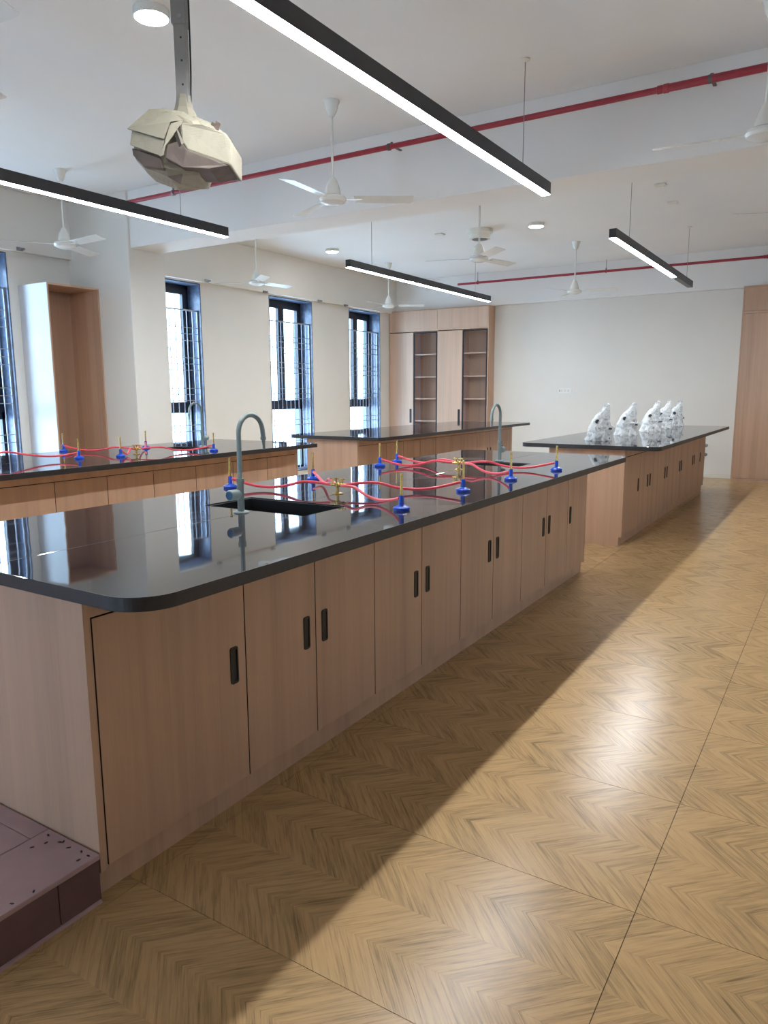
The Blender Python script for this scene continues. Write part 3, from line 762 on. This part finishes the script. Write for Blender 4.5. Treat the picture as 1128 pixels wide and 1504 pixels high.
# ------------------------------------------------------------------ pendants
def pendant(label, x, y0, y1, cables, unlit=0.0):
    t = thing('linear_pendant_lamp', label, 'pendant lamp', (x, y0, 3.0), 0, 'linear pendant lamps')
    L = y1 - y0; w = 0.036; zh = 0.088
    MB().box(-w, -w + 0.003, 0.003, L - 0.003, 0.0, zh).box(w - 0.003, w, 0.003, L - 0.003, 0.0, zh).box(-w + 0.003, w - 0.003, 0.003, L - 0.003, zh - 0.02, zh).build('housing', 'housing', t)
    for a in (0, L - 0.003): MB().box(-w, w, a, a + 0.003, 0.0, zh).build('end_cap', 'housing', t)
    MB().box(-w + 0.004, w - 0.004, 0.004, L - 0.004 - unlit, -0.004, 0.012).build('diffuser', 'led', t)
    if unlit: MB().box(-w + 0.004, w - 0.004, L - 0.004 - unlit, L - 0.004, 0.0, 0.012).build('blank_cover', 'housing', t)
    for c in cables:
        cb = MB().cyl((0, c - y0, zh), (0, c - y0, ZC - 3.0 - 0.012), 0.003, 6).build('cable', 'steel', t)
        MB().lathe([(0.032, 0), (0.032, 0.008), (0.018, 0.013), (0.006, 0.022)], 16, (0, c - y0, ZC - 3.0), (0, 0, -1)).build('ceiling_cup', 'offwhite', cb, smooth=True)
PX = -2.115
pendant('long black linear pendant lamp at the top centre above the near worktop', PX, 1.45, 5.74, (2.0, 5.25))
pendant('black linear pendant lamp above the microscopes with an unlit end', PX, 7.64, 11.86, (8.28, 11.55), 1.20)
pendant('black linear pendant lamp at the left edge above the window side worktop', -5.28, 1.30, 5.52, (1.9, 4.95))
pendant('black linear pendant lamp above the bench before the glass-door cupboards', -5.28, 7.60, 11.75, (8.13, 11.2))
for i, (x, y, l) in enumerate([(-3.79, 3.39, 'round lit ceiling lamp next to the projector pole'), (-7.32, 10.09, 'small round lit ceiling lamp on the window side'), (-3.87, 10.15, 'small round lit ceiling lamp left of the microscope pendant')]):
    t = thing('round_ceiling_lamp', l, 'ceiling lamp', (x, y, ZC), 0, 'round ceiling lamps')
    MB().lathe([(0.108, 0), (0.108, -0.045), (0.100, -0.045), (0.100, -0.02), (0.0, -0.02)], 32, cap=False).build('rim', 'white_metal', t, smooth=True)
    MB().lathe([(0.0, -0.052), (0.07, -0.050), (0.098, -0.043), (0.0985, -0.022)], 32, cap=False).build('diffuser', 'round_led', t, smooth=True)
t = thing('ceiling_drum', 'unlit white drum fitting on the ceiling behind a fan rod', 'ceiling fitting', (-4.70, 10.10, ZC))
MB().lathe([(0.19, 0), (0.185, -0.05), (0.15, -0.06), (0.15, -0.13), (0.0, -0.13)], 32).build('drum', 'offwhite', t, smooth=True)
MB().lathe([(0.11, -0.13), (0.11, -0.136), (0.0, -0.136)], 28).build('cover_disc', 'steel', t, smooth=True)
for (x, y, l) in [(-2.12, 9.07, 'small white cover plate on the ceiling, nearer one beside the microscope pendant'), (-2.16, 9.98, 'small white cover plate on the ceiling, farther one beside the microscope pendant'), (-5.43, 10.02, 'small white cover plate on the ceiling left of the drum fitting')]:
    t = thing('ceiling_cover_plate', l, 'cover plate', (x + 0.12, y, ZC), 0, 'ceiling cover plates')
    MB().box(-0.06, 0.06, -0.06, 0.06, -0.014, 0).build('plate', 'offwhite', t, bevel=0.004)
    MB().cyl((0.04, 0.04, -0.014), (0.04, 0.04, -0.017), 0.006, 8).build('screw', 'steel', t)

# ------------------------------------------------------------------ fans
def fan_proto():
    t = thing('ceiling_fan', 'x', 'ceiling fan', (0, 0, ZC), 0, 'white ceiling fans')
    MB().lathe([(0.066, 0.0), (0.066, -0.008), (0.055, -0.03), (0.045, -0.075), (0.024, -0.115), (0.012, -0.118)], 24).build('canopy', 'white_metal', t, smooth=True)
    MB().cyl((0, 0, -0.11), (0, 0, -0.60), 0.0105, 12).build('rod', 'white_metal', t, smooth=True)
    MB().lathe([(0.016, -0.575), (0.030, -0.590), (0.052, -0.640), (0.064, -0.690), (0.066, -0.715), (0.0, -0.716)], 24).build('motor_cap', 'white_metal', t, smooth=True)
    MB().lathe([(0.0, -0.714), (0.075, -0.716), (0.105, -0.730), (0.112, -0.748), (0.104, -0.768), (0.06, -0.786), (0.0, -0.790)], 32, cap=False).build('motor', 'white_metal', t, smooth=True)
    for k in range(3):
        a = R(120 * k)
        # blade along +X in local space, pitched about its length
        L0, L1, w0, w1 = 0.17, 0.66, 0.058, 0.066
        prof = [(L0, -w0), (L1 - 0.01, -w1), (L1, -w1 + 0.012), (L1 - 0.015, w1 - 0.008), (L1 - 0.03, w1), (L0 + 0.02, w0)]
        tl = -math.tan(R(11)); n = len(prof)
        vs = [(x, y, -0.744 + y * tl - 0.002) for x, y in prof] + [(x, y, -0.744 + y * tl + 0.002) for x, y in prof]
        mb = MB().add(vs, [tuple(range(n))[::-1], tuple(range(n, 2 * n))] + [(i, (i + 1) % n, n + (i + 1) % n, n + i) for i in range(n)])
        b_ = mb.build('blade', 'white_metal', t, rotz=a)
        MB().box(0.10, 0.24, -0.017, 0.017, -0.748, -0.743).build('blade_arm', 'white_metal', b_, bevel=0.001)
    return t
FANS = [(-3.70, 5.12, 34, 'white ceiling fan in the middle of the near ceiling bay'), (-7.15, 5.06, 116, 'white ceiling fan in front of the column by the window wall'), (-7.30, 8.22, 82, 'white ceiling fan before the middle window'),
        (-7.24, 11.70, 32, 'white ceiling fan before the glass-door cupboards'), (-3.84, 8.24, 76, 'white ceiling fan beside the ceiling drum fitting'), (-3.80, 11.70, 6, 'small far white ceiling fan below the second red pipe'),
        (-0.57, 5.30, 64, 'white ceiling fan cut off by the right edge, near one'), (-0.42, 7.75, 85, 'white ceiling fan at the right edge showing one blade tip'), (-3.66, 1.92, 2, 'white ceiling fan at the top left corner showing one blade tip')]
fp = fan_proto()
for i, (x, y, a, l) in enumerate(FANS):
    o = fp if i == 0 else copy_tree(fp)
    o['label'] = l; o.location = (x, y, ZC); o.rotation_euler = (0, 0, R(a))

# ------------------------------------------------------------------ red pipes
def red_pipe(label, y, z, segs, hangers, clamps, couplings, stubs):
    t = thing('sprinkler_pipe', label, 'pipe', (0, y, z))
    for xa, xb, r in segs: MB().cyl((xa, 0, 0), (xb, 0, 0), r, 16).build('pipe_run', 'red_pipe', t, smooth=True)
    for x, r in couplings: MB().lathe([(r - 0.006, -0.04), (r, -0.036), (r, -0.008), (r - 0.003, 0), (r + 0.003, 0.006), (r + 0.003, 0.04), (r - 0.004, 0.045)], 18, (x, 0, 0), (1, 0, 0)).build('coupling', 'red_pipe', t, smooth=True)
    for x in hangers:
        h = MB().cyl((x, 0, 0.03), (x, 0, ZC - z - 0.002), 0.005, 8).lathe([(0.012, 0.026), (0.012, 0.055)], 8, (x, 0, 0)).build('hanger_rod', 'steel', t)
        MB().lathe([(0.031, -0.012), (0.031, 0.012)], 18, (x, 0, 0), (1, 0, 0)).build('hanger_ring', 'steel' if z > 3.55 and y < 10 else 'red_pipe', t, smooth=True)
    for x in clamps:
        MB().lathe([(0.029, -0.012), (0.029, 0.012)], 16, (x, 0, 0), (1, 0, 0)).box(x - 0.012, x + 0.012, 0.02, 0.20, 0.018, 0.026).cyl((x, 0.045, 0.022), (x, 0.045, 0.05), 0.012, 8).build('clamp', 'clamp', t)
    for x in stubs:
        MB().cyl((x, 0, 0), (x, 0, 0.085), 0.018, 12).cyl((x, 0, 0.085), (x, 0, 0.095), 0.024, 12).build('stub', 'red_pipe', t, smooth=True)
red_pipe('near red fire pipe running across the ceiling before the beam', 5.77, 3.60, [(-7.12, -1.29, 0.022), (-1.29, XR - 0.002, 0.027)], [-6.25], [-3.56, -0.98], [(-1.29, 0.028)], [-3.05])
red_pipe('far red fire pipe running across the ceiling at the far wall', 13.52, 3.60, [(-6.75, XR - 0.002, 0.022)], [-6.32, -3.83], [], [(-1.30, 0.026)], [])

# ------------------------------------------------------------------ wrapped projector
def projector():
    d = (rt2 * (275 - 564) / FPX - up2 * (220 - 752) / FPX + fw).normalized()
    K = 4.0 / 3.5
    c = CAM_POS + d * 3.5 * K
    t = thing('ceiling_projector', 'ceiling projector wrapped in old newspaper on a square grey pole', 'projector', (c.x, c.y, c.z), YAW)
    t.scale = (K, K, K)
    rnd = random.Random(11)
    # main parcel: a box-like body, longer to the left, with softened and dented corners
    sil = [(-.205, .000), (-.20, -.055), (-.155, -.108), (-.06, -.138), (.06, -.130), (.10, -.06), (.11, .03), (.075, .088), (.02, .112), (-.055, .128), (-.11, .120), (-.185, .046)]
    rings = [(-0.13, 0.80, 0.0), (-0.105, 0.95, 0.0), (-0.04, 1.0, 0.0), (0.07, 1.0, 0.0), (0.13, 0.88, 0.0), (0.15, 0.55, 0.0)]
    vs, fs = [], []; n = len(sil)
    for y, s, o in rings:
        for x, z in sil: vs.append((x * s + rnd.uniform(-.005, .005), y + rnd.uniform(-.007, .007), z * s + o + rnd.uniform(-.005, .005)))
    for k in range(len(rings) - 1):
        for i in range(n): fs.append((k * n + i, k * n + (i + 1) % n, (k + 1) * n + (i + 1) % n, (k + 1) * n + i))
    fs += [tuple(range(n))[::-1], tuple(range((len(rings) - 1) * n, len(rings) * n))]
    MB().add(vs, fs).build('newspaper_wrap', 'news', t)
    def slab(pts, name, mat='news', th=0.004, bev=0.0):
        k = len(pts); b2 = [(p[0], p[1] + th, p[2]) for p in pts]
        return MB().add(pts + b2, [tuple(range(k))[::-1], tuple(range(k, 2 * k))] + [(i, (i + 1) % k, k + (i + 1) % k, k + i) for i in range(k)]).build(name, mat, t, bevel=bev)
    # lens end on the right: paper box, its recess shade put in as a brown slab
    slab([(.015, -.165, .052), (.10, -.160, .046), (.185, -.125, .026), (.206, -.12, .0), (.203, -.12, -.098), (.17, -.135, -.090), (.04, -.165, -.052), (.02, -.167, -.02)], 'end_wrap', 'news', 0.24, 0.008)
    slab([(.055, -.10, .100), (.13, -.08, .074), (.19, -.06, .030), (.12, -.10, .045), (.02, -.12, .056)], 'top_wrap', 'news', 0.17, 0.006)
    slab([(-.038, -.166, -.030), (.018, -.169, -.018), (.040, -.169, -.050), (.195, -.128, -.099), (.12, -.15, -.118), (.02, -.165, -.116), (-.048, -.166, -.080)], 'recess_shade', 'dark_paper', 0.20, 0.004)
    slab([(-.012, -.171, .048), (.018, -.171, .050), (.026, -.171, -.028), (.012, -.171, -.042), (-.004, -.171, .0)], 'fold_gap_shade', 'gap', 0.003)  # dark strip standing in for the shade between the folds
    slab([(.0, -.174, .035), (.006, -.174, .030), (.032, -.174, -.030), (.022, -.174, -.034)], 'paper_strip', 'news', 0.002)
    # folded flaps over the left face
    slab([(-.196, -.150, .034), (-.046, -.176, -.014), (-.018, -.174, .050), (.03, -.166, .058), (-.02, -.130, .105), (-.06, -.120, .118), (-.115, -.118, .116)], 'upper_flap', 'news', 0.012)
    slab([(-.192, -.140, -.022), (-.062, -.168, -.074), (-.046, -.168, -.014), (-.180, -.142, .028)], 'lower_flap', 'news', 0.010)
    slab([(-.064, -.178, -.078), (-.050, -.180, -.074), (-.040, -.180, -.040), (-.012, -.180, .042), (.03, -.172, .058), (.028, -.172, .048), (-.020, -.180, .034), (-.050, -.180, -.05)], 'flap_edge', 'news', 0.005)
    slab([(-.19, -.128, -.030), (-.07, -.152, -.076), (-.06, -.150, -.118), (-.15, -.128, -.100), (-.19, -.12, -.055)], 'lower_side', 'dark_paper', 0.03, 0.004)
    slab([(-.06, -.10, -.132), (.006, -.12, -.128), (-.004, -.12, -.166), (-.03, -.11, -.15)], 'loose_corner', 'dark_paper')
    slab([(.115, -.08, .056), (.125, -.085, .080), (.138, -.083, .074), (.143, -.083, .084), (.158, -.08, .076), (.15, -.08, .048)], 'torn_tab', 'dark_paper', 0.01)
    slab([(-.035, -.065, .128), (.015, -.075, .120), (.04, -.09, .086), (.0, -.10, .075), (-.02, -.085, .10)], 'neck_fold', 'news', 0.02)
    MB().lathe([(0.060, 0.09), (0.050, 0.128), (0.038, 0.150), (0.030, 0.185), (0.029, 0.20)], 7, (0.0, -0.02, 0)).build('neck_wrap', 'news', t)
    h = (ZC - c.z) / K
    pl = MB().box(-0.024, 0.024, -0.044, 0.004, 0.12, 0.50).build('inner_tube', 'pole', t, bevel=0.003)
    MB().box(-0.030, 0.030, -0.050, 0.010, 0.46, h - 0.01).build('outer_tube', 'pole', t, bevel=0.003)
    MB().box(-0.09, 0.09, -0.11, 0.07, h - 0.01, h - 0.001).build('ceiling_plate', 'pole', t, bevel=0.002)
    for z in (0.235, 0.325, 0.41): MB().cyl((0.005, -0.0442, z), (0.005, -0.045, z), 0.0045, 10).build('pin_hole', 'gap', pl)
    MB().cyl((0.005, -0.050, 0.485), (0.005, -0.055, 0.485), 0.008, 10).build('bolt', 'steel', t)
    MB().tube(catmull([(0.029, -0.02, 0.15), (0.031, -0.02, 0.22), (0.034, -0.02, 0.3), (0.036, -0.02, 0.5), (0.037, -0.02, 0.7), (0.037, -0.02, h - 0.02)], 4), 0.004, 6).build('power_cable', 'black_plastic', t, smooth=True)
projector()

# ------------------------------------------------------------------ dais at the near end of the bench
def dais():
    x0, x1, y0, y1, z1 = -6.2, -1.768, YB + 0.02, 1.219, 0.155
    t = thing('low_platform', 'low mauve covered platform step at the near end of the bench', 'platform', (x1, y1, 0))
    W, L = x1 - x0, y1 - y0
    MB().box(-W, -0.008, -L, -0.002, 0, z1 - 0.016).build('frame', 'platform_side', t, bevel=0.002)
    MB().box(-0.008, 0.0, -0.135, -0.002, 0.002, z1 - 0.018).build('side_board', 'platform_side', t, bevel=0.001)
    MB().box(-0.008, 0.0, -L, -0.138, 0.002, z1 - 0.018).build('side_board', 'platform_side', t, bevel=0.001)
    MB().box(-0.008, 0.006, -L, -0.004, 0.0, 0.012).build('bottom_trim', 'platform', t, bevel=0.002)
    g = 0.0014; a, b = -0.245, -0.062     # joint lines of the top boards
    MB().box(a + g, 0.003, -L, -0.0, z1 - 0.016, z1).build('top_board', 'platform', t, bevel=0.002)
    MB().box(-W, a - g, b + g, -0.0, z1 - 0.016, z1).build('top_board', 'platform', t, bevel=0.002)
    MB().box(-W, a - g, -L, b - g, z1 - 0.016, z1).build('top_board', 'platform', t, bevel=0.002)
    sm = MB().prism([(-0.006, -0.002), (0.002, -0.003), (0.007, 0.0), (0.003, 0.003), (-0.005, 0.002)], 0, 0.0015).mesh('nail_head', 'gap')
    for k, (u, v) in enumerate([(-0.02, -0.022), (-0.028, -0.05), (-0.055, -0.020), (-0.105, -0.028), (-0.145, -0.018), (-0.152, -0.024), (-0.185, -0.050), (-0.215, -0.022), (-0.20, -0.085), (-0.012, -0.20), (-0.016, -0.26), (-0.02, -0.31)]):
        obj('nail_head', sm, t, (u, v, z1 - 0.0003), k * 1.3)
dais()

# ------------------------------------------------------------------ small wall fittings on the far wall
t = thing('switch_plate', 'white electric switch plate on the far wall', 'switch plate', (-4.59, YF, 1.51))
MB().box(-0.125, 0.125, -0.010, -0.0005, -0.048, 0.048).build('plate', 'socket', t, bevel=0.003)
for k in range(3):
    MB().box(-0.085 + 0.065 * k, -0.045 + 0.065 * k, -0.014, -0.010, -0.026, 0.026).build('rocker', 'offwhite', t, bevel=0.002)
MB().box(-0.112, -0.100, -0.0115, -0.010, -0.02, 0.02).build('indicator', 'steel', t)
for z, l in ((0.56, 'upper small pipe stub on the far wall beside the microscope bench'), (0.40, 'lower small pipe stub on the far wall beside the microscope bench')):
    t = thing('pipe_stub', l, 'pipe stub', (-2.04, YF - 0.0, z), 0, 'pipe stubs on the far wall')
    MB().lathe([(0.03, 0), (0.03, 0.005), (0.013, 0.008), (0.013, 0.05)], 14, (0, 0, 0), (0, -1, 0)).build('flange', 'steel', t, smooth=True)
    MB().lathe([(0.018, 0.045), (0.018, 0.07), (0.012, 0.075)], 8, (0, 0, 0), (0, -1, 0)).build('cap', 'steel', t)
